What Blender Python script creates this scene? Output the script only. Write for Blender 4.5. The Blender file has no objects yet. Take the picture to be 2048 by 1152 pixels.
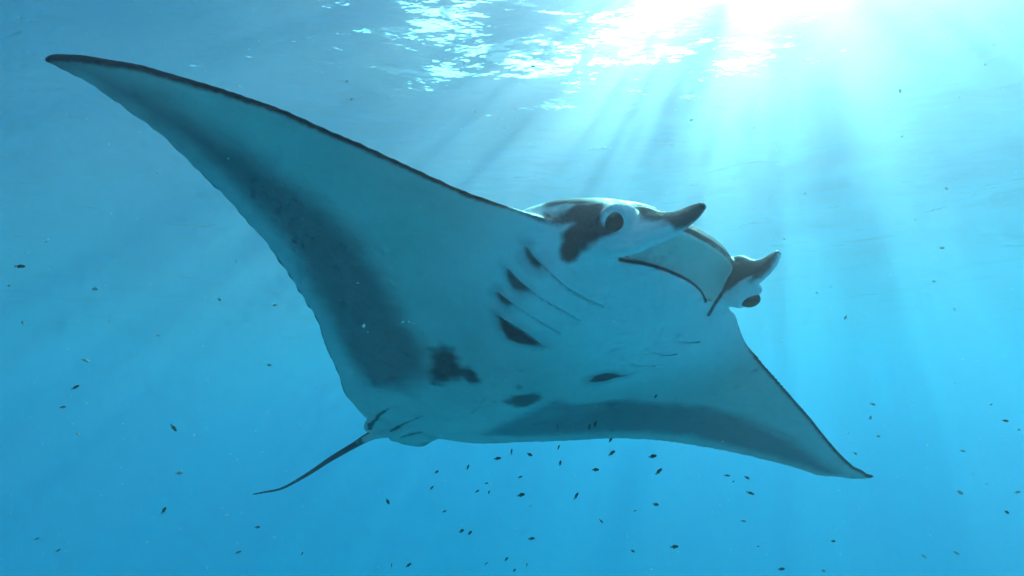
import bpy, bmesh, math, random
import numpy as np
from mathutils import Vector, Matrix
R = math.radians
sc = bpy.context.scene
col = sc.collection

# ------------------------------------------------------------------ camera
POFF = (29.2, 12.4, 0); SH=0.985
CAM_Z = -3.0
cam_d = bpy.data.cameras.new('camera')
cam = bpy.data.objects.new('camera', cam_d); col.objects.link(cam)
cam_d.sensor_width = 36.0
cam_d.lens = 36.0 * 1000.0 / 2048.0
cam_d.clip_start = 0.05; cam_d.clip_end = 2000.0
cam.location = (0, 0, CAM_Z)
cam.rotation_euler = (R(90 + 12), 0, 0)
sc.camera = cam

# ------------------------------------------------------------------ sky and sun
SUN = Vector((0.520, 0.800, 1.045)).normalized()
ELEV = math.asin(SUN.z); AZ = math.atan2(SUN.x, SUN.y)
w = bpy.data.worlds.new('World'); sc.world = w; w.use_nodes = True
nt = w.node_tree
bg = nt.nodes['Background']
sky = nt.nodes.new('ShaderNodeTexSky'); sky.sky_type = 'NISHITA'; sky.sun_disc = False
sky.sun_elevation = ELEV; sky.sun_rotation = AZ; sky.dust_density = 4.0
nt.links.new(sky.outputs[0], bg.inputs[0]); bg.inputs[1].default_value = 0.15
sd = bpy.data.lights.new('sun', 'SUN'); sd.energy = 5.0; sd.angle = R(0.5); sd.color = (1.0, 0.96, 0.9)
so = bpy.data.objects.new('sun', sd); col.objects.link(so)
so.rotation_euler = SUN.to_track_quat('Z', 'Y').to_euler()

vs = sc.view_settings
vs.view_transform = 'Standard'; vs.look = 'None'; vs.gamma = 1.0; vs.exposure = 1.75
cy = sc.cycles
cy.use_denoising = True; cy.denoiser = 'OPENIMAGEDENOISE'
cy.max_bounces = 6; cy.volume_bounces = 3; cy.transparent_max_bounces = 12
cy.diffuse_bounces = 2; cy.glossy_bounces = 2
cy.use_adaptive_sampling = True; cy.adaptive_threshold = 0.03; cy.adaptive_min_samples = 12

class NB:
    """small node-graph helper"""
    def __init__(s, name):
        s.m = bpy.data.materials.new(name); s.m.use_nodes = True
        s.t = s.m.node_tree; s.t.nodes.clear()
        s.out = s.t.nodes.new('ShaderNodeOutputMaterial')
    def n(s, typ, **kw):
        nd = s.t.nodes.new(typ)
        for k, v in kw.items():
            if k.startswith('i_'):
                nd.inputs[k[2:].replace('_', ' ')].default_value = v
            else: setattr(nd, k, v)
        return nd
    def l(s, a, b): s.t.links.new(a, b)

# ------------------------------------------------------------------ water body
WG1 = 0.18; WS1 = (0.006, 0.0165, 0.0185); WABS = (0.250, 0.0300, 0.0115)
WG2 = 0.85; WS2 = (0.074, 0.035, 0.036)
def haze():
    b = NB('sea_water_volume')
    # even sea water: fine particles that scatter all round and larger ones that scatter forward, red light absorbed first
    D = 0.30; add = b.n('ShaderNodeAddShader')
    for i, (g, scat, absb) in enumerate(((WG1, WS1, WABS), (WG2, WS2, (0, 0, 0)))):
        v = b.n('ShaderNodeVolumePrincipled')
        v.inputs['Color'].default_value = tuple(s/D for s in scat)+(1,)
        v.inputs['Absorption Color'].default_value = tuple(max(0.0, 1-a/(D-s))**2 for s, a in zip(scat, absb))+(1,)
        v.inputs['Density'].default_value = D; v.inputs['Anisotropy'].default_value = g
        b.l(v.outputs[0], add.inputs[i])
    b.l(add.outputs[0], b.out.inputs['Volume'])
    x0,x1,y0,y1,z0,z1 = -76,76,-56,96,-17.2,0.4
    me = bpy.data.meshes.new('haze')
    P = [(x,y,z) for z in (z0,z1) for y in (y0,y1) for x in (x0,x1)]
    F = [(0,2,3,1),(4,5,7,6),(0,1,5,4),(2,6,7,3),(0,4,6,2),(1,3,7,5)]
    me.from_pydata(P, [], F); me.materials.append(b.m)
    o = bpy.data.objects.new('haze', me); col.objects.link(o)
    o['kind'] = 'stuff'; o['label'] = 'clear blue sea water filling the whole view'; o['category'] = 'water'

def water_surface():
    rng = np.random.default_rng(5)
    # grid finer near the camera
    def axis(a, b, c, n):
        t = np.linspace(-1, 1, n)
        s = np.sign(t)*np.abs(t)**1.9
        return np.where(s < 0, c + s*(c-a), c + s*(b-c))
    xs = axis(-75, 75, 1.5, 420); ys = axis(-55, 95, 5.0, 420)
    X, Y = np.meshgrid(xs, ys)
    Z = np.zeros_like(X)
    for i in range(46):
        lam = 0.55*(1.13**(i % 23)); k = 2*math.pi/lam
        th = rng.normal(0.5, 0.75); ph = rng.uniform(0, 6.28)
        amp = 0.0042*lam/ (1+ (lam/4)**2)
        # fade waves that the coarser far grid cannot carry
        dx = np.maximum(np.gradient(X, axis=1), np.gradient(Y, axis=0))
        f = np.clip(lam/(dx*4)-0.5, 0, 1)
        Z += f*amp*np.cos(k*(X*math.cos(th)+Y*math.sin(th))+ph)
    n0, n1 = X.shape
    V = np.stack([X, Y, Z], -1).reshape(-1, 3)
    i = np.arange(n0*n1).reshape(n0, n1)
    F = np.stack([i[:-1,:-1], i[:-1,1:], i[1:,1:], i[1:,:-1]], -1).reshape(-1, 4)
    me = bpy.data.meshes.new('water_surface')
    me.from_pydata(V.tolist(), [], F.tolist())
    me.polygons.foreach_set('use_smooth', [True]*len(me.polygons))
    b = NB('sea_surface')
    tc = b.n('ShaderNodeTexCoord')
    mp = b.n('ShaderNodeMapping'); mp.inputs['Rotation'].default_value = (0,0,R(25)); mp.inputs['Scale'].default_value = (1.0, 1.9, 1.0)
    b.l(tc.outputs['Object'], mp.inputs[0])
    n1_ = b.n('ShaderNodeTexNoise', i_Scale=1.5, i_Detail=4.0, i_Roughness=0.5)
    b.l(mp.outputs[0], n1_.inputs['Vector'])
    bump = b.n('ShaderNodeBump', i_Strength=1.0, i_Distance=0.052)
    b.l(n1_.outputs['Fac'], bump.inputs['Height'])
    fr = b.n('ShaderNodeFresnel', i_IOR=1.333)
    b.l(bump.outputs[0], fr.inputs['Normal'])
    tr = b.n('ShaderNodeBsdfTransparent')
    gl = b.n('ShaderNodeBsdfGlossy', i_Roughness=0.02)
    b.l(bump.outputs[0], gl.inputs['Normal'])
    mx = b.n('ShaderNodeMixShader')
    # noise mask added to block sunlight in patches and shape shafts; independent of waves
    mp2 = b.n('ShaderNodeMapping'); mp2.inputs['Rotation'].default_value = (0,0,R(35)); mp2.inputs['Scale'].default_value = (1.0, 0.60, 1.0); mp2.inputs['Location'].default_value = POFF
    b.l(tc.outputs['Object'], mp2.inputs[0])
    n2 = b.n('ShaderNodeTexNoise', i_Scale=1.0, i_Detail=4.0, i_Roughness=0.5, i_Distortion=0.4)
    b.l(mp2.outputs[0], n2.inputs['Vector'])
    rp = b.n('ShaderNodeMapRange', i_From_Min=0.405, i_From_Max=0.50, i_To_Min=SH, i_To_Max=0.0); rp.interpolation_type='SMOOTHSTEP'
    b.l(n2.outputs['Fac'], rp.inputs[0])
    n3 = b.n('ShaderNodeTexNoise', i_Scale=3.4, i_Detail=3.0, i_Roughness=0.5, i_Distortion=0.6)
    b.l(mp2.outputs[0], n3.inputs['Vector'])
    rp3 = b.n('ShaderNodeMapRange', i_From_Min=0.42, i_From_Max=0.50, i_To_Min=0.92, i_To_Max=0.0); rp3.interpolation_type='SMOOTHSTEP'
    b.l(n3.outputs['Fac'], rp3.inputs[0])
    mx0 = b.n('ShaderNodeMath', operation='MAXIMUM'); b.l(rp3.outputs[0], mx0.inputs[0]); b.l(rp.outputs[0], mx0.inputs[1])
    mxm = b.n('ShaderNodeMath', operation='MAXIMUM'); b.l(fr.outputs[0], mxm.inputs[0]); b.l(mx0.outputs[0], mxm.inputs[1])
    b.l(mxm.outputs[0], mx.inputs[0]); b.l(tr.outputs[0], mx.inputs[1]); b.l(gl.outputs[0], mx.inputs[2])
    b.l(mx.outputs[0], b.out.inputs['Surface'])
    me.materials.append(b.m)
    o = bpy.data.objects.new('water_surface', me); col.objects.link(o); o['kind'] = 'structure'
    o['label'] = 'rippled underside of the sea surface with bright sun glitter'; o['category'] = 'water'
def bounce_seabed():
    """added pale sand reflector, unseen far below, bouncing light up at the belly"""
    rng = np.random.default_rng(8); n = 120
    X, Y = np.meshgrid(np.linspace(-75, 75, n), np.linspace(-55, 95, n)); Z = np.full_like(X, -15.5)
    for i in range(9):
        k = rng.uniform(.08, .5); th = rng.uniform(0, 6.28); Z += .06/k**.5*np.cos(k*(X*math.cos(th)+Y*math.sin(th))+rng.uniform(0, 6.28))
    i = np.arange(n*n).reshape(n, n); F = np.stack([i[:-1,:-1], i[:-1,1:], i[1:,1:], i[1:,:-1]], -1).reshape(-1, 4)
    me = bpy.data.meshes.new('bounce_seabed'); me.from_pydata(np.stack([X, Y, Z], -1).reshape(-1, 3).tolist(), [], F.tolist())
    me.polygons.foreach_set('use_smooth', [True]*len(me.polygons))
    b = NB('bounce_sand'); p = b.n('ShaderNodeBsdfPrincipled', i_Roughness=0.9); tc = b.n('ShaderNodeTexCoord')
    nz = b.n('ShaderNodeTexNoise', i_Scale=0.35, i_Detail=6.0); b.l(tc.outputs['Object'], nz.inputs['Vector'])
    m = b.n('ShaderNodeMix', data_type='RGBA'); b.l(nz.outputs['Fac'], m.inputs[0])
    m.inputs[6].default_value = (.34, .31, .25, 1); m.inputs[7].default_value = (.50, .47, .38, 1)
    b.l(m.outputs[2], p.inputs['Base Color']); b.l(p.outputs[0], b.out.inputs['Surface']); me.materials.append(b.m)
    o = bpy.data.objects.new('bounce_seabed', me); col.objects.link(o); o['kind'] = 'structure'  # invented floor, added only for the light it reflects upward
    o['label'] = 'added unseen sandy floor far below that bounces light up at the belly'; o['category'] = 'bounce_seabed'
haze(); water_surface(); bounce_seabed()
# ------------------------------------------------------------------ manta ray
def sstep(x, a, b):
    t = np.clip((np.asarray(x, float)-a)/(b-a), 0, 1); return t*t*(3-2*t)
def spline(P, n, per=None):
    """Catmull-Rom through P, n samples"""
    P = np.asarray(P, float); m = len(P)
    L = np.r_[0, np.cumsum(np.linalg.norm(np.diff(P, axis=0), axis=1)**0.5)]
    t = np.linspace(0, L[-1], n) if per is None else per*L[-1]
    out = np.zeros((len(t), P.shape[1]))
    Q = np.vstack([2*P[0]-P[1], P, 2*P[-1]-P[-2]])
    K = np.r_[L[0]-(L[1]-L[0]), L, L[-1]+(L[-1]-L[-2])]
    for i, tt in enumerate(t):
        j = int(np.clip(np.searchsorted(L, tt, 'right')-1, 0, m-2))
        t0,t1,t2,t3 = K[j:j+4]; p0,p1,p2,p3 = Q[j:j+4]
        a1=(t1-tt)/(t1-t0)*p0+(tt-t0)/(t1-t0)*p1; a2=(t2-tt)/(t2-t1)*p1+(tt-t1)/(t2-t1)*p2; a3=(t3-tt)/(t3-t2)*p2+(tt-t2)/(t3-t2)*p3
        b1=(t2-tt)/(t2-t0)*a1+(tt-t0)/(t2-t0)*a2; b2=(t3-tt)/(t3-t1)*a2+(tt-t1)/(t3-t1)*a3
        out[i]=(t2-tt)/(t2-t1)*b1+(tt-t1)/(t2-t1)*b2
    return out

# planform of the disc, metres in the animal's own frame (x to its right, y forward, z up)
LEAD_R = [(0,1.018),(.093,1.018),(.194,1.008),(.27,.985),(.33,.985),(.39,.968),(.45,.932),(.51,.897),(.59,.862),(.69,.82),(.81,.795),(.92,.775),(1.02,.755),(1.13,.727),(1.24,.703),(1.32,.675),(1.40,.645),(1.49,.605),(1.58,.563),(1.64,.523),(1.70,.483),(1.735,.453),(1.77,.42),(1.785,.395)]
TRAIL_R = [(0,-1.12),(.10,-1.11),(.19,-1.08),(.25,-1.03),(.34,-.93),(.43,-.82),(.55,-.62),(.66,-.46),(.74,-.33),(.81,-.21),(.89,-.12),(1.02,.03),(1.08,.09),(1.18,.17),(1.26,.23),(1.34,.28),(1.40,.31),(1.47,.35),(1.54,.37),(1.60,.385),(1.65,.392),(1.70,.395),(1.74,.392),(1.785,.385)]
LEAD_L = [(0,1.018),(-.05,1.013),(-.131,.995),(-.219,.961),(-.28,.95),(-.34,.968),(-.414,.972),(-.458,.952),(-.54,.918),(-.685,.876),(-.854,.848),(-1.036,.818),(-1.231,.789),(-1.443,.752),(-1.605,.731),(-1.728,.724),(-1.83,.718),(-1.903,.715),(-1.93,.735)]
TRAIL_L = [(0,-1.12),(-.10,-1.12),(-.20,-1.10),(-.28,-1.06),(-.37,-1.0),(-.46,-.93),(-.57,-.77),(-.67,-.59),(-.79,-.37),(-.88,-.18),(-.97,-.04),(-1.06,.07),(-1.16,.16),(-1.265,.249),(-1.371,.334),(-1.488,.408),(-1.609,.477),(-1.746,.54),(-1.85,.575),(-1.90,.61),(-1.93,.70)]
def zmid(x):
    x = np.asarray(x, float)
    return np.where(x > 0, .15*(np.abs(x)/1.8)**2, -.30*(np.abs(x)/1.85)**1.6) + .045*sstep(-x, 1.70, 1.90)
def resample_x(P, q):
    """curve P re-sampled where its running x reaches the fractions q"""
    C = spline(P, 900); x = np.maximum.accumulate(np.abs(C[:,0])); x = x/x[-1] + np.arange(900)*1e-9
    return np.stack([np.interp(q, x, C[:,0]), np.interp(q, x, C[:,1])], 1)
def twist(y): return -.17*sstep(y, .35, 1.0)
def bulge_top(x, y):
    return .165*np.exp(-(np.abs(x)/.47)**3)*sstep(y, -1.25, -.1)*(1-sstep(y, .80, 1.02))
def bulge_bot(x, y):
    return (.145*np.exp(-(np.abs(x)/.43)**3.6)*sstep(y, -1.15, .25)*(1-.70*sstep(y, .62, 1.04))) + .02*np.exp(-(np.abs(x)/.16)**2)*sstep(y, -1.2, -.9)

def disc_piece():
    qs = np.r_[np.linspace(0, .9, 110), np.linspace(.905, 1.0, 34)]
    Rl, Rt = resample_x(LEAD_R, qs), resample_x(TRAIL_R, qs)
    Ll, Lt = resample_x(LEAD_L, qs), resample_x(TRAIL_L, qs)
    lead = np.vstack([Ll[:0:-1], Rl]); trail = np.vstack([Lt[:0:-1], Rt]); q = np.r_[-qs[:0:-1], qs]
    ns = 90; s = .5-.5*np.cos(np.linspace(0, math.pi, ns)); s = s**1.15
    X = lead[:,None,0]*(1-s)+trail[:,None,0]*s; Y = lead[:,None,1]*(1-s)+trail[:,None,1]*s
    aq = np.abs(q)[:,None]
    T = .006+.062*(1-aq)**1.1                       # half thickness of the wing blade
    f = np.sqrt(np.clip(s,0,1))*(1-s)**1.0*2.1
    e = .0055+.004*(1-aq)
    zc = zmid(X) + twist(Y)*X*np.exp(-(np.abs(X)/.46)**4) - .062*np.exp(-(np.abs(X)/.36)**4)*sstep(Y, .66, 1.0)
    edge = np.clip(np.sqrt(np.clip(4*s*(1-s),0,1))*1.6,0,1)
    top = zc + T*f*edge + e*edge + bulge_top(X,Y)*edge
    bot = zc - T*f*.75*edge - e*edge - bulge_bot(X,Y)*edge
    n, m = X.shape
    V = np.vstack([np.stack([X,Y,top],-1).reshape(-1,3), np.stack([X,Y,bot],-1).reshape(-1,3)])
    i = np.arange(n*m).reshape(n,m)
    quads = np.stack([i[:-1,:-1], i[1:,:-1], i[1:,1:], i[:-1,1:]],-1).reshape(-1,4)
    F = quads[:, ::-1].tolist() + (quads+n*m).tolist()
    N = n*m
    for row in (i[0], i[-1], i[:,0], i[:,-1]):
        for a, b in zip(row[:-1], row[1:]): F.append((a, b, b+N, a+N))
    return V, F

def loft(rings, cap=True):
    n = len(rings); k = len(rings[0]); V = np.vstack(rings); F = []
    for a in range(n-1):
        for b in range(k):
            c = (b+1) % k; F.append((a*k+b, a*k+c, (a+1)*k+c, (a+1)*k+b))
    if cap:
        F.append(tuple(range(k))[::-1]); F.append(tuple(range((n-1)*k, n*k)))
    return V, F
def head_piece():
    rings = []
    th = np.linspace(0, 2*math.pi, 96, endpoint=False)
    #      y     half-width  z-top  z-bottom shear
    for y, w, zt, zb, sh in ((.36,.32,.16,-.02,0),(.52,.46,.20,-.03,0),(.66,.52,.225,-.035,.0),(.78,.515,.235,-.04,.06),(.87,.475,.225,-.045,.2),(.94,.425,.185,-.060,.42),(1.00,.375,.135,-.075,.62),(1.035,.335,.085,-.082,.75),(1.052,.305,.052,-.085,.80)):
        c, s = np.cos(th), np.sin(th)
        x = w*np.sign(c)*np.abs(c)**.55; z = (zt+zb)/2 + (zt-zb)/2*np.sign(s)*np.abs(s)**.6
        yy = y + sh*(z-.0) - .035*(x/.36)**2*sstep(y,.8,1.05)
        rings.append(np.stack([x, yy, z + twist(yy)*x], 1))
    last = rings[-1].copy(); c = last.mean(0)
    for k, d in ((.93,.006),(.8,.016),(.5,.026)):      # shallow hollow of the palate
        r = c+(last-c)*k; r[:,1] -= d; rings.append(r)
    return loft(rings)
def fin_piece(sd):
    """one furled head fin: a tapering blade beside the mouth"""
    up = np.array([(.84,.03),(.90,.07),(.98,.10),(1.05,.096),(1.11,.060),(1.155,.010),(1.19,-.006),(1.225,-.008),(1.252,-.016)])
    lo = np.array([(.84,.0),(.91,-.045),(.98,-.072),(1.04,-.088),(1.10,-.086),(1.15,-.083),(1.19,-.076),(1.228,-.060),(1.256,-.034)])
    rings = []; th = np.linspace(0, 2*math.pi, 36, endpoint=False); n = 36
    U = spline(up, n); Lo = spline(lo, n)
    for k in range(n):
        u, l = U[k], Lo[k]; c = (u+l)/2; h = (u-l)/2; f = k/(n-1)
        y = c[0]+h[0]*np.sin(th); z = c[1]+h[1]*np.sin(th)
        t = .012+.050*(1-f)**1.1; y = y + (.014 if sd > 0 else -.016)*f
        x = .318-.29*(y-1.0)*(y>1.0)-.0*(y-1.0)*(y<1.0) - .9*np.clip(1.0-y,0,1)**1.6 + t*np.cos(th)*(1-.45*np.sin(th))
        x = x*sd
        z = z + (-.008 if sd > 0 else .022)*sstep(y, .98, 1.10)
        rings.append(np.stack([x, y, z+twist(y)*x], 1))
    return loft(rings)
def ellipsoid(c, r, n=28, m=18, tilt=None):
    V = []; F = []
    for a in range(m+1):
        p = math.pi*a/m
        for b in range(n):
            t = 2*math.pi*b/n; V.append((r[0]*math.sin(p)*math.cos(t), r[1]*math.sin(p)*math.sin(t), r[2]*math.cos(p)))
    for a in range(m):
        for b in range(n):
            F.append((a*n+b, (a+1)*n+b, (a+1)*n+(b+1)%n, a*n+(b+1)%n))
    V = np.array(V)
    if tilt is not None: V = V @ np.array(tilt.to_matrix()).T
    return V+np.array(c), F
def tube(P, rad, k=16, flat=None):
    P = np.asarray(P, float); rings = []
    th = np.linspace(0, 2*math.pi, k, endpoint=False)
    for i in range(len(P)):
        d = P[min(i+1,len(P)-1)]-P[max(i-1,0)]; d /= np.linalg.norm(d)
        a = np.cross(d, (0,0,1)); a /= np.linalg.norm(a); b = np.cross(a, d)
        r = rad[i]; fl = 1 if flat is None else flat[i]
        rings.append(P[i]+r*(np.cos(th)[:,None]*a*fl+np.sin(th)[:,None]*b))
    return loft(rings)
def prism(poly, z, t, tilt=(0,0)):
    poly = spline(list(poly)+[poly[0]], 60)[:-1]; c = poly.mean(0)
    rings = []
    for dz, k in ((-1,.80),(-.75,.95),(0,1.0),(.75,.95),(1,.80)):
        p = c+(poly-c)*k
        zz = z + dz*t + tilt[0]*(p[:,0]-c[0]) + tilt[1]*(p[:,1]-c[1])
        rings.append(np.column_stack([p, zz]))
    return loft(rings)
TAIL = [(0.0,-.85,.02),(.01,-1.05,.0),(.030,-1.20,-.002),(.043,-1.28,-.008),(.068,-1.35,-.025),(.090,-1.43,-.045),(.156,-1.669,-.105),(.217,-1.944,-.173),(.294,-2.17,-.23),(.368,-2.248,-.25),(.428,-2.309,-.265)]
def body_mesh():
    pieces = [disc_piece(), head_piece(), fin_piece(1), fin_piece(-1),
              ellipsoid((.335,1.035,-.030), (.048,.075,.062)), ellipsoid((-.326,1.043,.010), (.046,.070,.055))]
    tp = spline(TAIL, 60); rr = np.interp(np.linspace(0,1,60), [0,.12,.22,.30,.45,.8,1], [.085,.07,.046,.030,.021,.0095,.006])
    pieces.append(tube(tp, rr))
    pieces.append(prism([(.0,-.95),(.012,-1.08),(-.01,-1.16),(-.035,-1.216),(-.06,-1.229),(-.084,-1.215),(-.127,-1.231),(-.206,-1.223),(-.253,-1.196),(-.268,-1.165),(-.265,-1.102),(-.262,-.98)], -.03, .014, (.0,.03)))
    pieces.append(prism([(.05,-.95),(.085,-1.10),(.110,-1.168),(.139,-1.165),(.174,-1.123),(.20,-1.03),(.20,-.92)], -.03, .018, (.0,.03)))
    V = []; F = []; o = 0
    for v, f in pieces:
        V.append(v); F += [tuple(int(a)+o for a in p) for p in f]; o += len(v)
    me = bpy.data.meshes.new('body_raw'); me.from_pydata(np.vstack(V).tolist(), [], F); me.update()
    bm = bmesh.new(); bm.from_mesh(me); bmesh.ops.recalc_face_normals(bm, faces=bm.faces[:]); bm.to_mesh(me); bm.free()
    ob = bpy.data.objects.new('body_raw', me); col.objects.link(ob)
    md = ob.modifiers.new('r', 'REMESH'); md.mode = 'VOXEL'; md.voxel_size = VOX; md.use_smooth_shade = True
    dg = bpy.context.evaluated_depsgraph_get()
    res = bpy.data.meshes.new_from_object(ob.evaluated_get(dg))
    bpy.data.objects.remove(ob); bpy.data.meshes.remove(me)
    return res
VOX = 0.005
def mesh_arrays(me):
    n = len(me.vertices); V = np.empty(n*3, np.float32); me.vertices.foreach_get('co', V); V = V.reshape(-1,3).astype(float)
    E = np.empty(len(me.edges)*2, np.int32); me.edges.foreach_get('vertices', E); return V, E.reshape(-1,2)
def smooth(V, E, wgt, it, shrink=False):
    deg = np.bincount(E.ravel(), minlength=len(V)).astype(float)[:,None]
    for k in range(it):
        S = np.zeros_like(V)
        for c in range(3):
            S[:,c] = np.bincount(E[:,0], V[E[:,1],c], len(V)) + np.bincount(E[:,1], V[E[:,0],c], len(V))
        lam = wgt if (shrink or k % 2 == 0) else -.96*wgt
        V = V + lam[:,None]*(S/deg-V)
    return V
def untwist(V): return V[:,2]-twist(V[:,1])*V[:,0]
def body_smooth(V, E):
    """round off where the parts of the head and the pelvic fins run into each other; keep lips, fin rims and wing edges crisp"""
    x, y = np.abs(V[:,0]), V[:,1]; z = untwist(V)
    side = sstep(y,.62,.78)*(1-sstep(y,1.05,1.12))*sstep(x,.30,.36)*(1-sstep(x,.56,.68))
    back = sstep(z,.06,.10)*sstep(y,.3,.5)*(1-sstep(y,1.0,1.06))*(1-sstep(x,.5,.6))
    belly = (1-sstep(z,-.075,-.045))*sstep(y,.4,.6)*(1-sstep(y,.90,.96))*(1-sstep(x,.5,.6))
    rear = sstep(-y,.7,.95)*(1-sstep(-y,1.02,1.1))*(1-sstep(x,.3,.4))
    V = smooth(V, E, .6*side, 60, True)
    V = smooth(V, E, .55*np.clip(side+back+belly+.8*rear,0,1), 36, True)
    return smooth(V, E, np.full(len(V), .5), 44)
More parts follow.
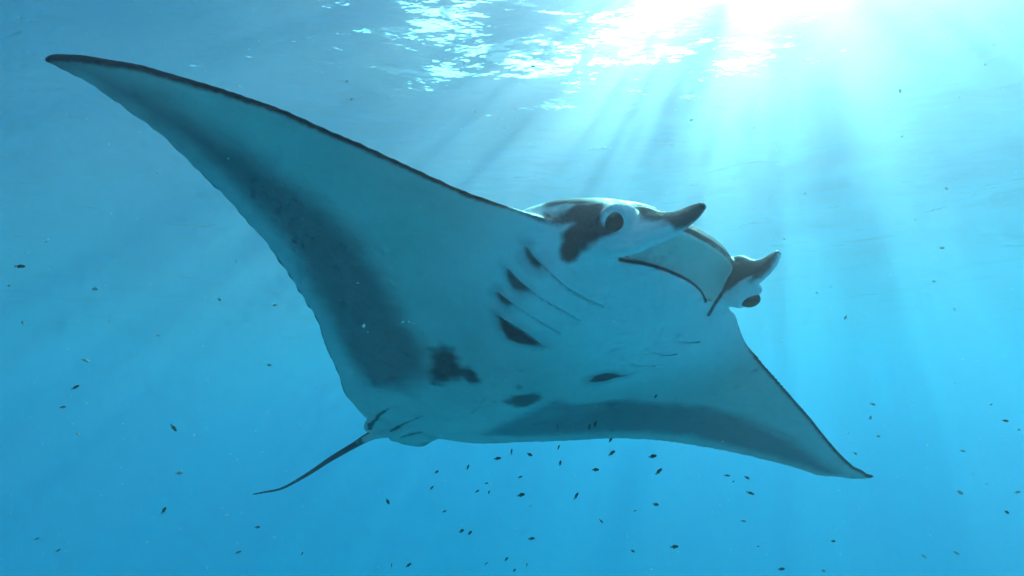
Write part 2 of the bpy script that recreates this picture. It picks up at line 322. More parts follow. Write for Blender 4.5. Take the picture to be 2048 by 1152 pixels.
# outlines of the markings on the skin, metres in the animal's own frame
PATTERN = {
 'gill_blot1': [(0.479,0.794,-0.054),(0.456,0.791,-0.067),(0.43,0.793,-0.083),(0.413,0.795,-0.093),(0.424,0.781,-0.089),(0.439,0.771,-0.082),(0.457,0.77,-0.071),(0.472,0.781,-0.06)],
 'gill_blot2': [(0.467,0.692,-0.075),(0.44,0.692,-0.089),(0.413,0.694,-0.105),(0.39,0.698,-0.118),(0.4,0.672,-0.113),(0.42,0.657,-0.101),(0.443,0.662,-0.088),(0.46,0.677,-0.079)],
 'gill_blot3': [(0.434,0.589,-0.091),(0.414,0.596,-0.103),(0.379,0.605,-0.123),(0.386,0.579,-0.117),(0.408,0.573,-0.104),(0.425,0.578,-0.096)],
 'gill_blot4': [(0.373,0.509,-0.12),(0.341,0.521,-0.137),(0.293,0.538,-0.16),(0.242,0.545,-0.178),(0.201,0.545,-0.189),(0.219,0.518,-0.183),(0.251,0.473,-0.171),(0.286,0.456,-0.158),(0.321,0.468,-0.144),(0.353,0.491,-0.13)],
 'gill_line1': [(0.48,0.795,-0.053),(0.447,0.792,-0.072),(0.409,0.796,-0.096),(0.364,0.803,-0.12),(0.321,0.807,-0.14),(0.262,0.817,-0.155),(0.19,0.835,-0.167)],
 'gill_line2': [(0.468,0.693,-0.074),(0.428,0.694,-0.096),(0.392,0.702,-0.117),(0.339,0.714,-0.145),(0.283,0.732,-0.167),(0.21,0.746,-0.185)],
 'gill_line3': [(0.435,0.589,-0.09),(0.388,0.601,-0.117),(0.343,0.619,-0.143),(0.285,0.633,-0.169),(0.209,0.65,-0.191)],
 'gill_line4': [(0.375,0.509,-0.119),(0.315,0.533,-0.15),(0.248,0.546,-0.176),(0.184,0.538,-0.193)],
 'gill_b4': [(-0.1,0.473,-0.206),(-0.095,0.512,-0.205),(-0.116,0.557,-0.2),(-0.162,0.561,-0.192),(-0.221,0.564,-0.179),(-0.19,0.525,-0.189),(-0.166,0.481,-0.196),(-0.121,0.467,-0.204)],
 'gill_b3': [(-0.13,0.653,-0.189),(-0.176,0.647,-0.179),(-0.219,0.646,-0.169),(-0.287,0.653,-0.149)],
 'gill_b2': [(-0.162,0.733,-0.165),(-0.232,0.724,-0.148),(-0.286,0.725,-0.132),(-0.319,0.735,-0.119)],
 'gill_b1': [(-0.271,0.791,-0.105),(-0.323,0.794,-0.093),(-0.374,0.808,-0.076)],
 'spot1': [(0.398,0.091,-0.097),(0.391,0.156,-0.103),(0.359,0.192,-0.121),(0.321,0.172,-0.139),(0.289,0.141,-0.152),(0.265,0.171,-0.162),(0.222,0.169,-0.176),(0.184,0.125,-0.184),(0.198,0.085,-0.178),(0.236,0.081,-0.167),(0.249,0.024,-0.158),(0.257,-0.056,-0.148),(0.272,-0.116,-0.136),(0.32,-0.064,-0.123),(0.361,0.031,-0.112)],
 'spot2': [(0.012,0.075,-0.208),(0.031,0.156,-0.212),(0.009,0.226,-0.215),(-0.03,0.256,-0.215),(-0.06,0.237,-0.213),(-0.076,0.187,-0.21),(-0.094,0.099,-0.204),(-0.069,0.062,-0.203)],
 'spot3': [(0.059,0.02,-0.199),(0.058,0.043,-0.201),(0.043,0.049,-0.203),(0.044,0.023,-0.201)],
 'spot4': [(0.081,0.226,-0.208),(0.08,0.252,-0.208),(0.061,0.257,-0.211),(0.058,0.23,-0.211)],
 'slit1': [(0.213,-0.702,-0.058),(0.211,-0.8,-0.043),(0.191,-0.914,-0.03),(0.186,-0.967,-0.045),(0.188,-1.028,-0.044),(0.155,-1.114,-0.05),(0.13,-1.103,-0.05),(0.167,-0.983,-0.046),(0.172,-0.918,-0.034),(0.199,-0.766,-0.05)],
 'slit2': [(0.081,-0.554,-0.104),(0.058,-0.752,-0.071),(0.048,-0.906,-0.052),(0.052,-0.997,-0.053),(0.045,-1.021,-0.058),(0.034,-0.974,-0.062),(0.037,-0.881,-0.057),(0.055,-0.705,-0.08)],
 'slit3': [(-0.127,-0.943,-0.036),(-0.085,-0.997,-0.04),(-0.065,-1.071,-0.043),(-0.069,-1.125,-0.044),(-0.082,-1.104,-0.044),(-0.103,-1.019,-0.041),(-0.135,-0.959,-0.035)],
 'band_r': [(1.71,0.447,0.125),(1.593,0.477,0.105),(1.494,0.493,0.089),(1.36,0.489,0.068),(1.199,0.476,0.046),(1.028,0.442,0.024),(0.883,0.383,0.008),(0.724,0.247,-0.007),(0.552,0.078,-0.031),(0.426,0.03,-0.08),(0.352,-0.073,-0.109),(0.323,-0.347,-0.089),(0.4,-0.506,-0.045),(0.588,-0.357,-0.006),(0.734,-0.165,0.008),(0.864,-0.006,0.019),(0.975,0.131,0.028),(1.076,0.227,0.038),(1.186,0.306,0.05),(1.298,0.361,0.064),(1.4,0.401,0.078),(1.499,0.424,0.093),(1.602,0.438,0.108)],
 'band_l': [(-0.38,-0.626,-0.071),(-0.259,-0.249,-0.14),(-0.189,-0.0,-0.183),(-0.161,0.206,-0.201),(-0.445,0.204,-0.117),(-0.68,0.309,-0.096),(-0.836,0.475,-0.116),(-1.015,0.563,-0.142),(-1.275,0.604,-0.187),(-1.606,0.613,-0.254),(-1.806,0.638,-0.275),(-1.614,0.558,-0.253),(-1.419,0.463,-0.21),(-1.229,0.363,-0.172),(-1.051,0.255,-0.14),(-0.91,0.114,-0.117),(-0.765,-0.106,-0.095),(-0.634,-0.368,-0.076),(-0.544,-0.53,-0.068)],
 'eye_patch': [(0.479,0.887,0.019),(0.459,0.905,0.02),(0.437,0.929,0.013),(0.426,0.945,0.027),(0.413,0.96,0.051),(0.386,0.987,0.054),(0.359,1.012,0.055),(0.337,1.029,0.058),(0.361,1.033,0.023),(0.375,1.019,0.001),(0.378,1.011,-0.025),(0.372,1.015,-0.056),(0.363,1.032,-0.077),(0.356,1.048,-0.084),(0.362,1.023,-0.083),(0.365,0.988,-0.081),(0.367,0.957,-0.083),(0.374,0.923,-0.085),(0.364,0.893,-0.095),(0.371,0.872,-0.097),(0.388,0.868,-0.089),(0.408,0.876,-0.077),(0.415,0.902,-0.066),(0.43,0.915,-0.048),(0.425,0.934,-0.037),(0.411,0.954,-0.018),(0.419,0.947,-0.011),(0.444,0.924,-0.022),(0.466,0.909,-0.018),(0.481,0.898,-0.001)],
 'fin_dark': [(0.295,1.103,0.008),(0.289,1.13,-0.019),(0.281,1.165,-0.055),(0.275,1.188,-0.069),(0.269,1.224,-0.085),(0.259,1.253,-0.088),(0.252,1.261,-0.09),(0.249,1.256,-0.097),(0.253,1.238,-0.112),(0.26,1.216,-0.122),(0.279,1.199,-0.122),(0.287,1.186,-0.098),(0.289,1.155,-0.06),(0.303,1.13,-0.053),(0.307,1.114,-0.036),(0.304,1.102,-0.01)],
 'lip': [(0.261,0.98,-0.099),(0.226,0.993,-0.097),(0.189,1.006,-0.092),(0.096,0.986,-0.047),(0.033,0.988,-0.034),(-0.037,0.987,-0.023),(-0.114,0.982,-0.015),(-0.173,0.974,-0.02),(-0.201,0.969,-0.044)],
 'mouth_side': [(-0.273,1.07,0.115),(-0.266,1.071,0.081),(-0.265,1.049,0.047),(-0.271,1.009,0.016),(-0.26,0.974,-0.025),(-0.29,0.919,-0.039)],
 'finb_dark': [(-0.276,1.094,0.114),(-0.271,1.121,0.089),(-0.263,1.156,0.059),(-0.241,1.212,0.029),(-0.24,1.207,0.018),(-0.248,1.176,-0.001),(-0.255,1.148,-0.007),(-0.26,1.118,-0.005),(-0.248,1.157,0.021),(-0.258,1.129,0.053),(-0.255,1.102,0.028),(-0.258,1.083,0.04)],
 'palate': [(0.215,0.987,-0.066),(0.15,1.015,-0.018),(0.093,1.055,0.018),(0.046,1.094,0.053),(-0.024,1.096,0.072),(-0.157,1.09,0.106),(-0.259,1.071,0.112),(-0.266,1.051,0.058),(-0.268,0.994,0.012),(-0.261,0.943,-0.031),(-0.19,0.975,-0.013),(-0.104,0.991,-0.008),(0.026,0.994,-0.026),(0.146,0.987,-0.05)],
}
def pdist(P, poly):
    """signed distance of 2-D points to a closed polygon, negative inside"""
    poly = np.asarray(poly, float); d = np.full(len(P), 1e9); ins = np.zeros(len(P), bool)
    for a, b in zip(poly, np.roll(poly, -1, 0)):
        ab = b-a; t = np.clip(((P-a)@ab)/(ab@ab+1e-12), 0, 1)
        d = np.minimum(d, np.linalg.norm(P-a-t[:,None]*ab, axis=1))
        c = (a[1] > P[:,1]) != (b[1] > P[:,1])
        with np.errstate(divide='ignore', invalid='ignore'):
            xi = a[0]+(P[:,1]-a[1])*(b[0]-a[0])/(b[1]-a[1])
        ins ^= c & (P[:,0] < xi)
    return np.where(ins, -d, d)
def ldist(P, line):
    """distance of 3-D points to a polyline and the sign of the side in x-y"""
    L = np.asarray(line, float); d = np.full(len(P), 1e9); u = np.zeros(len(P)); acc = 0
    seg = np.linalg.norm(np.diff(L, axis=0), axis=1); tot = seg.sum()
    for a, b, s in zip(L[:-1], L[1:], seg):
        ab = b-a; t = np.clip(((P-a)@ab)/(ab@ab+1e-12), 0, 1)
        q = np.linalg.norm(P-a-t[:,None]*ab, axis=1); m = q < d
        d[m] = q[m]; u[m] = (acc+t[m]*s)/tot; acc += s
    return d, u
def near(P, pts, r):
    pts = np.asarray(pts); lo = pts.min(0)-r; hi = pts.max(0)+r
    return np.where(np.all((P > lo) & (P < hi), 1))[0]
def vnoise(P, f, seed):
    rng = np.random.default_rng(seed); o = np.zeros(len(P))
    for k in range(14):
        d = rng.normal(size=3); d /= np.linalg.norm(d); o += np.sin((P@d)*f*rng.uniform(.6,1.7)*6.283+rng.uniform(0,6.28))
    return o/3.7
def paint_poly(val, P, nrm, name, axis, soft, amount, gate=-.1, noise=.0, grow=0.0):
    """soft-edged marking inside a closed outline, laid on along an axis of the body"""
    pts = np.asarray(PATTERN[name], float); k = near(P, pts, .12)
    ax = np.asarray(axis, float); ax /= np.linalg.norm(ax)
    u = np.cross(ax, (0,0,1)) if abs(ax[2]) < .9 else np.array((1.,0,0)); u /= np.linalg.norm(u); v = np.cross(ax, u)
    B = np.stack([u, v], 1)
    d = pdist(P[k]@B, pts@B) - grow + noise*vnoise(P[k], 14, len(name)+len(pts))
    g = (nrm[k]@ax > gate)
    depth = np.abs((P[k]-pts.mean(0))@ax) < .16
    w = amount*(1-sstep(d, -soft, soft))*g*depth
    val[k] = np.maximum(val[k], w)
def paint_line(val, P, nrm, name, w, amount, taper=True):
    pts = PATTERN[name]; k = near(P, pts, .05); d, u = ldist(P[k], spline(pts, 40))
    am = amount*(1 if not taper else np.clip(1.2-.75*u, 0, 1))
    val[k] = np.maximum(val[k], am*(1-sstep(d, w*.3, w*1.3)))

def paint_ribbon(val, P, nrm, name, axis, w, amount, gate=-.2):
    """a narrow dark crease along a line, laid on along an axis of the body"""
    pts = np.asarray(PATTERN[name], float); k = near(P, pts, .06)
    ax = np.asarray(axis, float); ax /= np.linalg.norm(ax); u = np.cross(ax, (0,0,1)); u /= np.linalg.norm(u); B = np.stack([u, np.cross(ax, u)], 1)
    d, _ = ldist(P[k]@B, spline(pts@B, 60))
    val[k] = np.maximum(val[k], amount*(1-sstep(d, w*.35, w))*(nrm[k]@ax > gate))

def edge_fn(Rp, Lp):
    """y of an outline of the disc as a function of x, and its slope"""
    C = np.vstack([spline(Lp, 500)[::-1], spline(Rp, 500)]); o = np.argsort(C[:,0], kind='stable'); C = C[o]
    xs = np.linspace(C[0,0], C[-1,0], 900); ys = np.interp(xs, C[:,0], C[:,1])
    return xs, ys, np.gradient(ys, xs)

def manta_ray():
    root = bpy.data.objects.new('manta_ray', None); col.objects.link(root)
    root.location = MANTA_LOC; root.rotation_mode = 'QUATERNION'; root.rotation_quaternion = MANTA_QUAT; root.scale = (MANTA_SCALE,)*3
    root['label'] = 'large manta ray with pale spotted belly and open mouth gliding below the sunlit surface'
    root['category'] = 'manta ray'
    me = body_mesh(); V, E = mesh_arrays(me); V = body_smooth(V, E)
    lx, ly, ls = edge_fn(LEAD_R, LEAD_L); tx, ty, ts = edge_fn(TRAIL_R, TRAIL_L)
    # worn, finely notched rear edge of the wings
    dT = (V[:,1]-np.interp(V[:,0], tx, ty))/np.sqrt(1+np.interp(V[:,0], tx, ts)**2)
    fade = (1-sstep(dT, .0, .035))*sstep(np.abs(V[:,0]), .3, .45)
    V[:,1] += fade*.0035*(vnoise(V*[1,0,0], 22, 3)+.8*vnoise(V*[1,0,0], 9, 4))
    V[:,2] += .004*vnoise(V*[1,1,0], .8, 9)*sstep(np.abs(V[:,0]), .7, 1.2)
    me.vertices.foreach_set('co', V.astype(np.float32).ravel()); me.update()
    nv = np.empty(len(V)*3, np.float32); me.vertices.foreach_get('normal', nv); nv = nv.reshape(-1,3).astype(float)
    # gill slits: a groove with a slightly raised flap on its forward side
    for nm in ('gill_line1','gill_line2','gill_line3','gill_line4','gill_b1','gill_b2','gill_b3'):
        pts = spline(PATTERN[nm], 40); k = near(V, pts, .05); k = k[nv[k,2] < .2]; d, u = ldist(V[k], pts)
        c = pts[np.argmin(((V[k,None,1]-pts[None,::4,1])**2+(V[k,None,0]-pts[None,::4,0])**2), axis=1)*4]
        fwd = sstep(V[k,1]-c[:,1], -.012, .012)
        V[k] += nv[k]*((-.012*np.exp(-(d/.008)**2) + .013*fwd*np.exp(-(d/.034)**2))*np.clip(1.3-u, .3, 1))[:,None]
    # eyelids
    for c in ((.360,1.046,-.056), (-.335,1.068,-.032)):
        d = np.linalg.norm(V-np.array(c), axis=1)
        V += nv*(.0055*np.exp(-((d-.047)/.012)**2) - .004*np.exp(-(d/.030)**2))[:,None]
    me.vertices.foreach_set('co', V.astype(np.float32).ravel()); me.update()
    me.vertices.foreach_get('normal', nv_ := np.empty(len(V)*3, np.float32)); nv = nv_.reshape(-1,3).astype(float)
    x, y, z, ax = V[:,0], V[:,1], V[:,2], np.abs(V[:,0])
    dL = (np.interp(x, lx, ly)-y)/np.sqrt(1+np.interp(x, lx, ls)**2)
    dT = (y-np.interp(x, tx, ty))/np.sqrt(1+np.interp(x, tx, ts)**2)
    nz = nv[:,2]
    n1 = vnoise(V, 9, 1); n2 = vnoise(V, 30, 2); n3 = vnoise(V, 2.2, 7)
    head = sstep(y, .62, .74)*(1-sstep(ax, .50, .60))
    # back: black, with pale shoulder patches; belly: off-white
    back = (1-head)*sstep(nz, -.10, .10) + head*sstep(nz+.05*n1, .10, .34)*(1-.9*np.exp(-(np.linalg.norm((V-np.array((.36,1.05,-.03)))*[1,1,1.0], axis=1)/.062)**4))*(1-.9*np.exp(-(np.linalg.norm(V-np.array((-.335,1.06,-.01)), axis=1)/.062)**4))
    snout = sstep(y, .97, 1.02)*(1-sstep(ax, .26, .32))
    back = np.maximum(back, snout*sstep(nz+.02*n1, -.34, -.14))
    sh = np.exp(-(((ax-.56)/.17)**2+((y-.76-.25*(.5-ax))/.13)**2)**2)
    back = back*(1-.97*sstep(sh+.08*n1, .25, .55)*sstep(nz, .02, .2))
    back = back*(1-.95*sstep(-x, 1.845, 1.875)*sstep(nz, .0, .2))
    dark = back.copy()
    wl = sstep(ax, .40, .50)
    dark = np.maximum(dark, wl*(1-sstep(dL+.001*n2, .008, .022)))       # dark front rim
    dark = np.maximum(dark, sstep(ax, .18, .3)*(1-sstep(dT+.001*n2, .003, .012)))        # thin dark rear rim
    dark = np.maximum(dark, sstep(-y+.02*n1, 1.33, 1.40))                               # tail whip
    tip = np.maximum(sstep(x, 1.68, 1.79), 0)
    dark = np.maximum(dark, .75*tip)
    belly = (0,0,-1)
    band = np.zeros(len(V))
    paint_poly(band, V, nv, 'band_r', belly, .085, 1.0, noise=.006, grow=.028)
    paint_poly(band, V, nv, 'band_l', belly, .055, .9, noise=.005, grow=.018)
    for nm, so_, am in (('gill_blot1',.010,.85),('gill_blot2',.012,.85),('gill_blot3',.010,.85),('gill_blot4',.012,.97),('gill_b4',.008,.92),('spot1',.028,.90),('spot2',.024,.85),('spot3',.008,.5),('spot4',.008,.45)):
        paint_poly(dark, V, nv, nm, belly, so_, am, noise=.007 if nm[:4] == 'spot' else .004)
    for nm in ('gill_blot1','gill_blot2','gill_blot3','gill_blot4','gill_b4'): paint_poly(band, V, nv, nm, belly, .035, .55, noise=.006, grow=.02)
    for nm in ('slit1','slit2','slit3'): paint_poly(dark, V, nv, nm, belly, .008, 1.0 if nm != 'slit3' else .6, noise=.002)  # third mark paints a soft shading line on the left pelvic fin
    for k in (1,2,3,4): paint_line(dark, V, nv, 'gill_line%d' % k, .007, .85)
    for k in (1,2,3): paint_line(dark, V, nv, 'gill_b%d' % k, .007, .85, False)
    side = (.40,.36,-.50)
    paint_poly(dark, V, nv, 'eye_patch', side, .012, .97, -.25, .004, .006)
    paint_poly(dark, V, nv, 'fin_dark', side, .009, .95, -.4, .004, .012)
    paint_poly(dark, V, nv, 'finb_dark', (.65,.5,-.5), .008, .95, -.5, .003, .010)
    paint_ribbon(dark, V, nv, 'lip', (.52,.55,-.64), .0095, 1.0)
    paint_ribbon(dark, V, nv, 'mouth_side', (.72,.40,-.56), .009, 1.0)
    cream = np.zeros(len(V))
    paint_poly(cream, V, nv, 'palate', (.25,.7,-.6), .010, 1.0, .15)
    ml = np.exp(-((np.abs(dT-.05+.012*n3)/.035)**2))*sstep(x, .35, .6)*(1-sstep(x, 1.25, 1.5))      # paler margin behind the band of the raised wing
    cols = np.stack([np.clip(dark,0,1), np.clip(band,0,1), np.clip(cream,0,1), np.clip(ml,0,1)], 1).astype(np.float32)
    at = me.color_attributes.new('pattern', 'FLOAT_COLOR', 'POINT'); at.data.foreach_set('color', cols.ravel())
    throat_lit = sstep(y, .25, .85)*(1-sstep(ax, .42, .75))  # pale throat, with bounce light on the head front put into its colour
    ta = me.attributes.new('throat_lit', 'FLOAT', 'POINT'); ta.data.foreach_set('value', throat_lit.astype(np.float32))
    me.polygons.foreach_set('use_smooth', np.ones(len(me.polygons), bool))
    b = NB('manta_skin')
    ca = b.n('ShaderNodeAttribute', attribute_name='pattern')
    sp = b.n('ShaderNodeSeparateColor'); b.l(ca.outputs['Color'], sp.inputs[0])
    tc = b.n('ShaderNodeTexCoord')
    def noise(sc_, det, ro=.6):
        n = b.n('ShaderNodeTexNoise', i_Scale=sc_, i_Detail=det, i_Roughness=ro); b.l(tc.outputs['Object'], n.inputs['Vector']); return n
    def mathn(op, a, c, cl=False):
        m = b.n('ShaderNodeMath', operation=op, use_clamp=cl)
        for i, q in enumerate((a, c)):
            if hasattr(q, 'default_value') or hasattr(q, 'links'): b.l(q, m.inputs[i])
            else: m.inputs[i].default_value = q
        return m.outputs[0]
    def mix(f, c1, c2):
        m = b.n('ShaderNodeMix', data_type='RGBA'); b.l(f, m.inputs[0]) if hasattr(f, 'links') else setattr(m.inputs[0], 'default_value', f)
        for i, c in ((6, c1), (7, c2)):
            if hasattr(c, 'links'): b.l(c, m.inputs[i])
            else: m.inputs[i].default_value = tuple(c)+(1,)
        return m.outputs[2]
    nf = noise(90, 5, .65); nm_ = noise(5, 5, .6); nl = noise(260, 2, .5)
    jit = mathn('MULTIPLY', mathn('SUBTRACT', nf.outputs['Fac'], .5), .6)
    d = sp.outputs[0]
    # grain only where the marking fades, so its rim breaks up into specks
    rimw = mathn('MULTIPLY', mathn('MULTIPLY', d, mathn('SUBTRACT', 1.0, d)), 4.0)
    dk = mathn('ADD', d, mathn('MULTIPLY', jit, rimw), True)
    belly_c = mix(nm_.outputs['Fac'], BELLY_A, BELLY_B)
    tn = b.n('ShaderNodeAttribute', attribute_name='throat_lit')
    belly_c = mix(tn.outputs['Fac'], belly_c, THROAT_LIT_C)
    belly_c = mix(mathn('MULTIPLY', sp.outputs[1], .80), belly_c, BAND_C)
    belly_c = mix(mathn('MULTIPLY', ca.outputs['Alpha'], .32), belly_c, MARGIN_C)
    belly_c = mix(sp.outputs[2], belly_c, PALATE_C)
    flk = b.n('ShaderNodeMapRange', i_From_Min=.62, i_From_Max=.72, i_To_Min=0.0, i_To_Max=.25); b.l(nl.outputs['Fac'], flk.inputs[0])
    belly_c = mix(flk.outputs[0], belly_c, (.30,.34,.36))
    frk = noise(46, 3, .5); fm = b.n('ShaderNodeMapRange', i_From_Min=.62, i_From_Max=.74, i_To_Min=0.0, i_To_Max=.16); b.l(frk.outputs['Fac'], fm.inputs[0])
    belly_c = mix(fm.outputs[0], belly_c, (.26,.32,.32))
    base = mix(dk, belly_c, DARK_C)
    bs = b.n('ShaderNodeBsdfPrincipled', i_Roughness=.48)
    bs.inputs['Specular IOR Level'].default_value = .28
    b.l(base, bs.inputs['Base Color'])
    bp = b.n('ShaderNodeBump', i_Strength=.25, i_Distance=.004); b.l(nf.outputs['Fac'], bp.inputs['Height']); nb = noise(16, 5, .55); bp2 = b.n('ShaderNodeBump', i_Strength=.35, i_Distance=.012); b.l(nb.outputs['Fac'], bp2.inputs['Height']); b.l(bp.outputs[0], bp2.inputs['Normal']); b.l(bp2.outputs[0], bs.inputs['Normal'])
    b.l(bs.outputs[0], b.out.inputs['Surface'])
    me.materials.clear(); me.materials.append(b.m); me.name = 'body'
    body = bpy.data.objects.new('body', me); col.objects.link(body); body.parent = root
    # eyes
    e = NB('eye_black'); p = e.n('ShaderNodeBsdfPrincipled', i_Roughness=.12); p.inputs['Base Color'].default_value = (.004,.004,.005,1)
    nn = e.n('ShaderNodeTexNoise', i_Scale=60.0, i_Detail=2.0); rp = e.n('ShaderNodeMapRange', i_From_Min=.3, i_From_Max=.7, i_To_Min=.05, i_To_Max=.2)
    e.l(nn.outputs['Fac'], rp.inputs[0]); e.l(rp.outputs[0], p.inputs['Roughness'])
    e.l(p.outputs[0], e.out.inputs['Surface'])
    for c, r, rot in (((.347,1.045,-.055), (.029,.042,.035), (0,R(20),R(-25))), ((-.332,1.062,-.027), (.026,.036,.029), (0,R(-20),R(25)))):
        v, f = ellipsoid((0,0,0), r, 36, 24)
        m2 = bpy.data.meshes.new('eye'); m2.from_pydata(v.tolist(), [], [tuple(q) for q in f]); m2.materials.append(e.m)
        m2.polygons.foreach_set('use_smooth', [True]*len(m2.polygons))
        o = bpy.data.objects.new('eye', m2); col.objects.link(o); o.parent = root; o.location = c; o.rotation_euler = rot
    return root
THROAT_LIT_C = (.84,.86,.84); BELLY_A = (.42,.47,.43); BELLY_B = (.60,.64,.58); MARGIN_C = (.62,.62,.66); BAND_C = (.055,.085,.105); PALATE_C = (.80,.80,.70); DARK_C = (.003,.009,.024)
MANTA_SCALE = 0.6
MANTA_LOC = (-0.0354, 1.4204, -2.9227)
MANTA_QUAT = (0.31154, -0.08224, -0.18779, -0.92785)
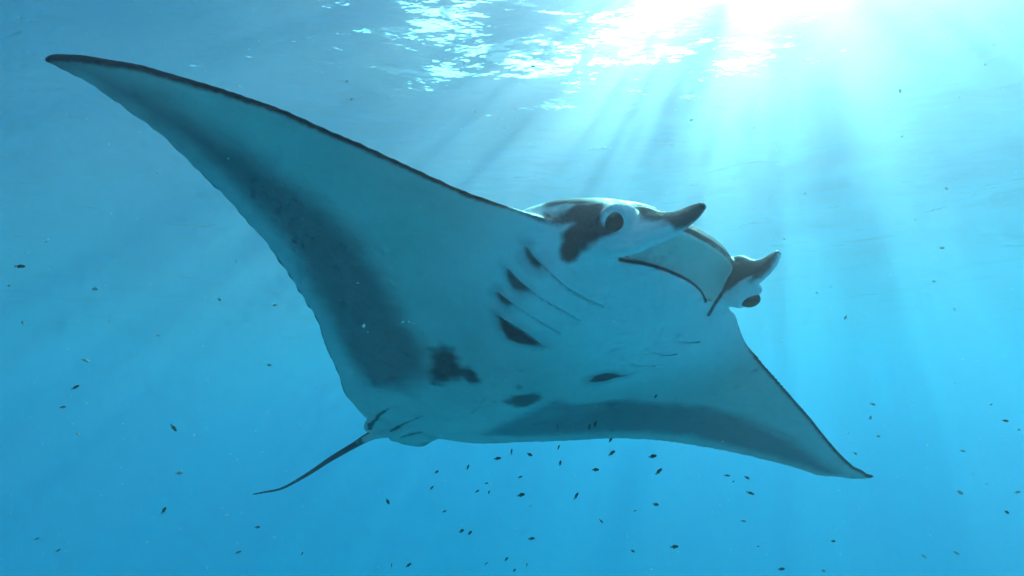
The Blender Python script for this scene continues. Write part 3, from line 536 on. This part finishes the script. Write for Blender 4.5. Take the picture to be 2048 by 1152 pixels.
# tiny fish: group, place, length, heading, 0 dark / 1 silvery
FISH = [
 ('left',-0.893,0.868,-2.811,0.01,0.96,-0.27,-0.09,1),
 ('left',-1.039,1.023,-2.736,0.0211,0.99,0.11,0.02,0),
 ('left',-0.741,0.751,-2.894,0.0076,0.6,0.04,-0.8,1),
 ('low',-3.549,4.041,-4.055,0.0373,0.95,0.17,0.26,0),
 ('left',-1.027,1.057,-2.672,0.0055,0.75,0.09,0.66,0),
 ('low',-2.519,3.018,-3.848,0.0312,0.85,-0.03,0.53,0),
 ('low',-2.991,3.42,-3.084,0.0374,0.95,0.25,0.17,0),
 ('low',-1.101,1.285,-2.983,0.0189,0.79,0.26,0.56,0),
 ('low',-1.307,1.562,-3.117,0.015,0.62,0.34,-0.71,1),
 ('left',-1.07,1.265,-2.917,0.0188,0.89,0.24,-0.39,1),
 ('left',-0.609,0.714,-2.85,0.0091,0.99,-0.03,-0.13,1),
 ('left',-0.753,1.061,-2.878,0.0106,0.99,-0.12,-0.08,1),
 ('low',-0.914,1.405,-3.298,0.0197,0.58,-0.09,0.81,0),
 ('low',-1.012,1.549,-3.098,0.028,0.68,0.07,-0.73,0),
 ('low',-0.946,1.5,-3.219,0.0213,1.0,0.08,-0.02,1),
 ('left',-0.664,1.115,-2.79,0.0113,0.78,-0.22,-0.59,0),
 ('left',-0.63,1.103,-2.704,0.0071,0.1,-0.61,0.79,0),
 ('low',-1.711,3.4,-3.966,0.0391,0.95,0.08,0.31,0),
 ('low',-1.705,3.608,-3.871,0.0377,0.99,0.11,-0.04,0),
 ('left',-0.443,0.921,-2.948,0.0114,0.92,-0.36,-0.18,1),
 ('left',-0.352,0.73,-2.871,0.0074,0.92,0.35,0.18,1),
 ('low',-1.2,3.111,-3.891,0.0322,0.56,-0.53,0.64,0),
 ('shoal',-0.359,1.54,-3.303,0.0217,0.33,0.6,-0.72,0),
 ('shoal',-0.39,1.771,-3.543,0.0182,0.04,-0.44,0.9,0),
 ('shoal',-0.237,1.252,-3.383,0.0143,0.82,0.31,0.49,0),
 ('shoal',-0.174,1.153,-3.199,0.0109,0.66,0.13,0.74,0),
 ('shoal',-0.224,1.568,-3.226,0.0149,0.76,-0.38,0.53,0),
 ('shoal',-0.157,1.243,-3.266,0.0102,0.92,0.2,0.35,0),
 ('shoal',-0.125,1.335,-3.331,0.017,0.72,-0.5,0.48,0),
 ('shoal',-0.148,1.767,-3.24,0.0189,0.34,0.13,0.93,0),
 ('shoal',-0.091,1.166,-3.293,0.0135,0.68,-0.39,0.63,0),
 ('shoal',-0.079,1.209,-3.216,0.0114,0.81,-0.17,0.56,0),
 ('shoal',-0.062,1.283,-3.211,0.0091,0.96,0.23,0.16,0),
 ('shoal',-0.184,3.895,-4.182,0.0312,0.75,0.18,0.64,0),
 ('shoal',-0.053,1.218,-3.22,0.0115,0.37,-0.52,0.77,0),
 ('shoal',-0.033,1.202,-3.144,0.0186,0.86,-0.47,0.18,0),
 ('shoal',-0.013,1.254,-3.371,0.0115,0.68,0.22,0.7,0),
 ('shoal',-0.001,1.096,-3.118,0.0131,0.18,0.23,0.96,0),
 ('shoal',0.005,1.145,-3.36,0.0091,0.57,-0.41,0.71,0),
 ('shoal',0.021,1.357,-3.208,0.0128,0.92,-0.19,0.35,0),
 ('shoal',0.026,1.538,-3.285,0.0235,0.95,-0.14,0.27,0),
 ('shoal',0.042,1.551,-3.473,0.0124,0.25,-0.55,0.8,0),
 ('shoal',0.051,1.52,-3.171,0.0181,0.89,-0.25,-0.37,0),
 ('shoal',0.055,1.533,-3.4,0.0195,0.99,-0.08,0.14,0),
 ('wing',0.092,1.045,-3.064,0.0113,0.15,0.19,0.97,0),
 ('shoal',0.096,1.076,-3.107,0.0129,0.31,-0.57,0.76,0),
 ('shoal',0.128,1.394,-3.179,0.0149,0.25,0.13,0.96,0),
 ('shoal',0.149,1.235,-3.231,0.0189,0.6,0.28,0.75,0),
 ('wing',0.157,1.048,-3.065,0.0126,0.17,-0.12,0.98,0),
 ('wing',0.157,0.977,-3.055,0.0118,0.42,-0.06,0.91,0),
 ('shoal',0.276,1.741,-3.244,0.0248,0.87,-0.48,0.13,0),
 ('shoal',0.605,3.648,-3.842,0.0382,0.71,-0.17,-0.68,0),
 ('wing',0.215,1.136,-3.098,0.0123,0.54,-0.36,0.76,0),
 ('shoal',0.272,1.426,-3.157,0.0221,0.81,-0.12,0.58,0),
 ('shoal',0.399,1.798,-3.507,0.0165,0.86,0.18,-0.47,0),
 ('shoal',0.684,2.979,-3.634,0.0209,0.93,0.3,0.22,0),
 ('shoal',0.41,1.527,-3.177,0.0237,0.93,-0.27,0.24,0),
 ('wing',0.265,0.943,-3.004,0.0092,0.72,0.05,0.69,0),
 ('shoal',0.446,1.656,-3.334,0.0233,0.89,0.41,-0.19,0),
 ('shoal',0.34,1.221,-3.175,0.0203,0.73,-0.17,0.66,0),
 ('shoal',0.517,1.728,-3.475,0.0259,0.89,-0.39,0.24,0),
 ('shoal',0.717,1.761,-3.265,0.0188,0.92,-0.38,-0.09,0),
 ('shoal',0.477,1.141,-3.184,0.0067,0.86,0.35,0.37,0),
 ('right',0.595,1.381,-3.319,0.0145,0.93,-0.31,-0.17,1),
 ('shoal',0.674,1.517,-3.234,0.0161,0.86,-0.13,-0.49,0),
 ('shoal',0.725,1.617,-3.294,0.0228,0.92,-0.18,-0.34,0),
 ('shoal',0.736,1.623,-3.445,0.0075,0.86,-0.35,0.37,0),
 ('right',0.561,1.14,-3.356,0.0156,0.99,0.12,0.01,0),
 ('right',0.764,1.343,-3.423,0.0169,0.85,0.4,-0.35,1),
 ('right',0.789,1.33,-3.353,0.0153,0.92,0.36,-0.13,0),
 ('right',0.734,1.119,-3.124,0.0094,0.81,-0.08,-0.58,1),
 ('right',0.879,1.25,-3.024,0.0167,0.96,0.23,-0.16,1),
 ('right',0.9,1.277,-3.101,0.0138,0.91,0.41,-0.06,1),
 ('right',0.833,1.102,-3.32,0.0126,0.74,-0.08,-0.66,1),
 ('right',1.331,1.489,-2.557,0.0155,0.92,-0.36,-0.17,1),
 ('right',1.217,1.49,-3.425,0.0171,0.83,-0.11,-0.54,1),
 ('right',1.333,1.582,-3.285,0.026,0.88,0.25,-0.39,1),
 ('right',1.35,1.566,-3.166,0.0168,0.97,-0.01,-0.24,1),
 ('right',1.33,1.393,-3.07,0.0152,0.94,-0.28,-0.18,0),
 ('right',1.021,1.105,-3.238,0.0155,0.86,0.37,-0.34,0),
 ('right',3.647,3.836,-3.692,0.0406,0.97,-0.16,0.2,0),
]
manta_ray()

# ------------------------------------------------------------------ small fish drifting in the water
FISH_LABEL = {
 'wing': ('against the underside of the lower wing', 'fish against the lower wing'),
 'shoal': ("in the loose shoal below the manta's lower wing", 'shoal below the manta'),
 'left': ("of those beside the manta's raised wing", 'fish beside the raised wing'),
 'low': ("of those below the manta's tail", 'fish below the tail'),
 'right': ("of those beyond the manta's lower wing tip", 'fish beyond the lower wing tip'),
}
ORD = 'first second third fourth fifth sixth seventh eighth ninth tenth eleventh twelfth thirteenth fourteenth fifteenth sixteenth seventeenth eighteenth nineteenth twentieth'.split()
ORD += ['twenty-'+o for o in ORD[:9]]+['thirtieth']+['thirty-'+o for o in ORD[:9]]+['fortieth']
def fish_mesh(seed, mat):
    """one small fish along +x, length 1: body, forked tail, back and belly fins"""
    rnd = random.Random(seed); rings = []; th = np.linspace(0, 2*math.pi, 10, endpoint=False)
    h = rnd.uniform(.155, .20)
    for t, k in ((0,.12),(.06,.55),(.18,.88),(.36,1.0),(.55,.86),(.70,.55),(.80,.30),(.86,.22)):
        z = h*k*np.sin(th); y = .58*h*k*np.cos(th)
        rings.append(np.stack([np.full(10, .5-t), y, z+.02*np.sin(t*3)], 1))
    V, F = loft(rings); V = V.tolist(); F = [tuple(int(a) for a in f) for f in F]
    def plate(pts, th_=.012):
        o = len(V); n = len(pts)
        for s in (-1, 1): V.extend([(x, s*th_, z) for x, z in pts])
        F.append(tuple(range(o, o+n))[::-1]); F.append(tuple(range(o+n, o+2*n)))
        for a in range(n): b = (a+1) % n; F.append((o+a, o+b, o+n+b, o+n+a))
    s = rnd.uniform(.8, 1.1)
    plate([(-.33,.035),(-.50,.15*s),(-.455,.0),(-.50,-.14*s),(-.33,-.035)])
    plate([(.18,h*.85),(.02,h*1.35),(-.22,h*.75),(-.20,h*.45),(.1,h*.6)])
    plate([(.02,-h*.85),(-.12,-h*1.25),(-.24,-h*.6),(-.1,-h*.5)])
    me = bpy.data.meshes.new('small_fish'); me.from_pydata(V, [], F); me.materials.append(mat)
    me.polygons.foreach_set('use_smooth', [True]*len(me.polygons)); return me
def fish_mat(name, dark, lite):
    b = NB(name); p = b.n('ShaderNodeBsdfPrincipled', i_Roughness=.4)
    tc = b.n('ShaderNodeTexCoord'); sx = b.n('ShaderNodeSeparateXYZ'); b.l(tc.outputs['Object'], sx.inputs[0])
    nz_ = b.n('ShaderNodeTexNoise', i_Scale=5.0, i_Detail=3.0); b.l(tc.outputs['Object'], nz_.inputs['Vector'])
    m = b.n('ShaderNodeMix', data_type='RGBA'); b.l(nz_.outputs['Fac'], m.inputs[0])
    m.inputs[6].default_value = dark+(1,); m.inputs[7].default_value = lite+(1,)
    b.l(m.outputs[2], p.inputs['Base Color']); b.l(p.outputs[0], b.out.inputs['Surface']); return b.m
def fishes():
    mats = (fish_mat('fish_dark', (.010,.012,.014), (.03,.03,.03)), fish_mat('fish_silver', (.25,.22,.18), (.75,.70,.62)))
    proto = {(s, t): fish_mesh(s, mats[t]) for s in range(4) for t in (0, 1)}
    count = {}
    for i, (k, x, y, z, ln, dx, dy, dz, tone) in enumerate(FISH):
        o = bpy.data.objects.new('small_fish', proto[(i % 4, tone)]); col.objects.link(o)
        o.location = (x, y, z); o.scale = (ln, ln, ln)
        o.rotation_euler = Vector((dx, dy, dz)).to_track_quat('X', 'Z').to_euler()
        where, grp = FISH_LABEL[k]; look = ('dark', 'silvery')[tone]
        n = count[(k, tone)] = count.get((k, tone), 0)+1          # FISH runs from left to right
        o['label'] = 'tiny %s fish, %s from the left %s' % (look, ORD[n-1], where)
        o['category'] = 'fish'; o['group'] = look+' '+grp
fishes()

# ------------------------------------------------------------------ drifting plankton
def plankton():
    rng = np.random.default_rng(21); n = 9000
    P = np.stack([rng.uniform(-2.4, 2.4, n), rng.uniform(.4, 3.0, n), rng.uniform(-4.2, -1.2, n)], 1)
    S = .0005+.0019*rng.random(n)**4
    octa = np.array([(1,0,0),(-1,0,0),(0,1,0),(0,-1,0),(0,0,1),(0,0,-1)], float)
    tri = np.array([(0,2,4),(2,1,4),(1,3,4),(3,0,4),(2,0,5),(1,2,5),(3,1,5),(0,3,5)])
    A = rng.normal(size=(n,3)); A /= np.linalg.norm(A, axis=1)[:,None]
    B = np.cross(A, rng.normal(size=(n,3))); B /= np.linalg.norm(B, axis=1)[:,None]; Cc = np.cross(A, B)
    st = rng.uniform(1.0, 2.2, n)
    V = P[:,None,:] + S[:,None,None]*(octa[None,:,0:1]*A[:,None,:]*st[:,None,None] + octa[None,:,1:2]*B[:,None,:] + octa[None,:,2:3]*Cc[:,None,:]*.7)
    F = (tri[None]+6*np.arange(n)[:,None,None]).reshape(-1,3)
    me = bpy.data.meshes.new('plankton'); me.from_pydata(V.reshape(-1,3).tolist(), [], F.tolist())
    b = NB('plankton_pale'); p = b.n('ShaderNodeBsdfPrincipled', i_Roughness=.6); tc = b.n('ShaderNodeTexCoord')
    nz_ = b.n('ShaderNodeTexNoise', i_Scale=3.0); b.l(tc.outputs['Object'], nz_.inputs['Vector'])
    m = b.n('ShaderNodeMix', data_type='RGBA'); b.l(nz_.outputs['Fac'], m.inputs[0]); m.inputs[6].default_value = (.85,.8,.7,1); m.inputs[7].default_value = (.75,.85,.9,1)
    b.l(m.outputs[2], p.inputs['Base Color']); b.l(p.outputs[0], b.out.inputs['Surface']); me.materials.append(b.m)
    o = bpy.data.objects.new('plankton', me); col.objects.link(o); o['kind'] = 'stuff'
    o['label'] = 'pale specks of plankton drifting through the water'; o['category'] = 'plankton'
plankton()
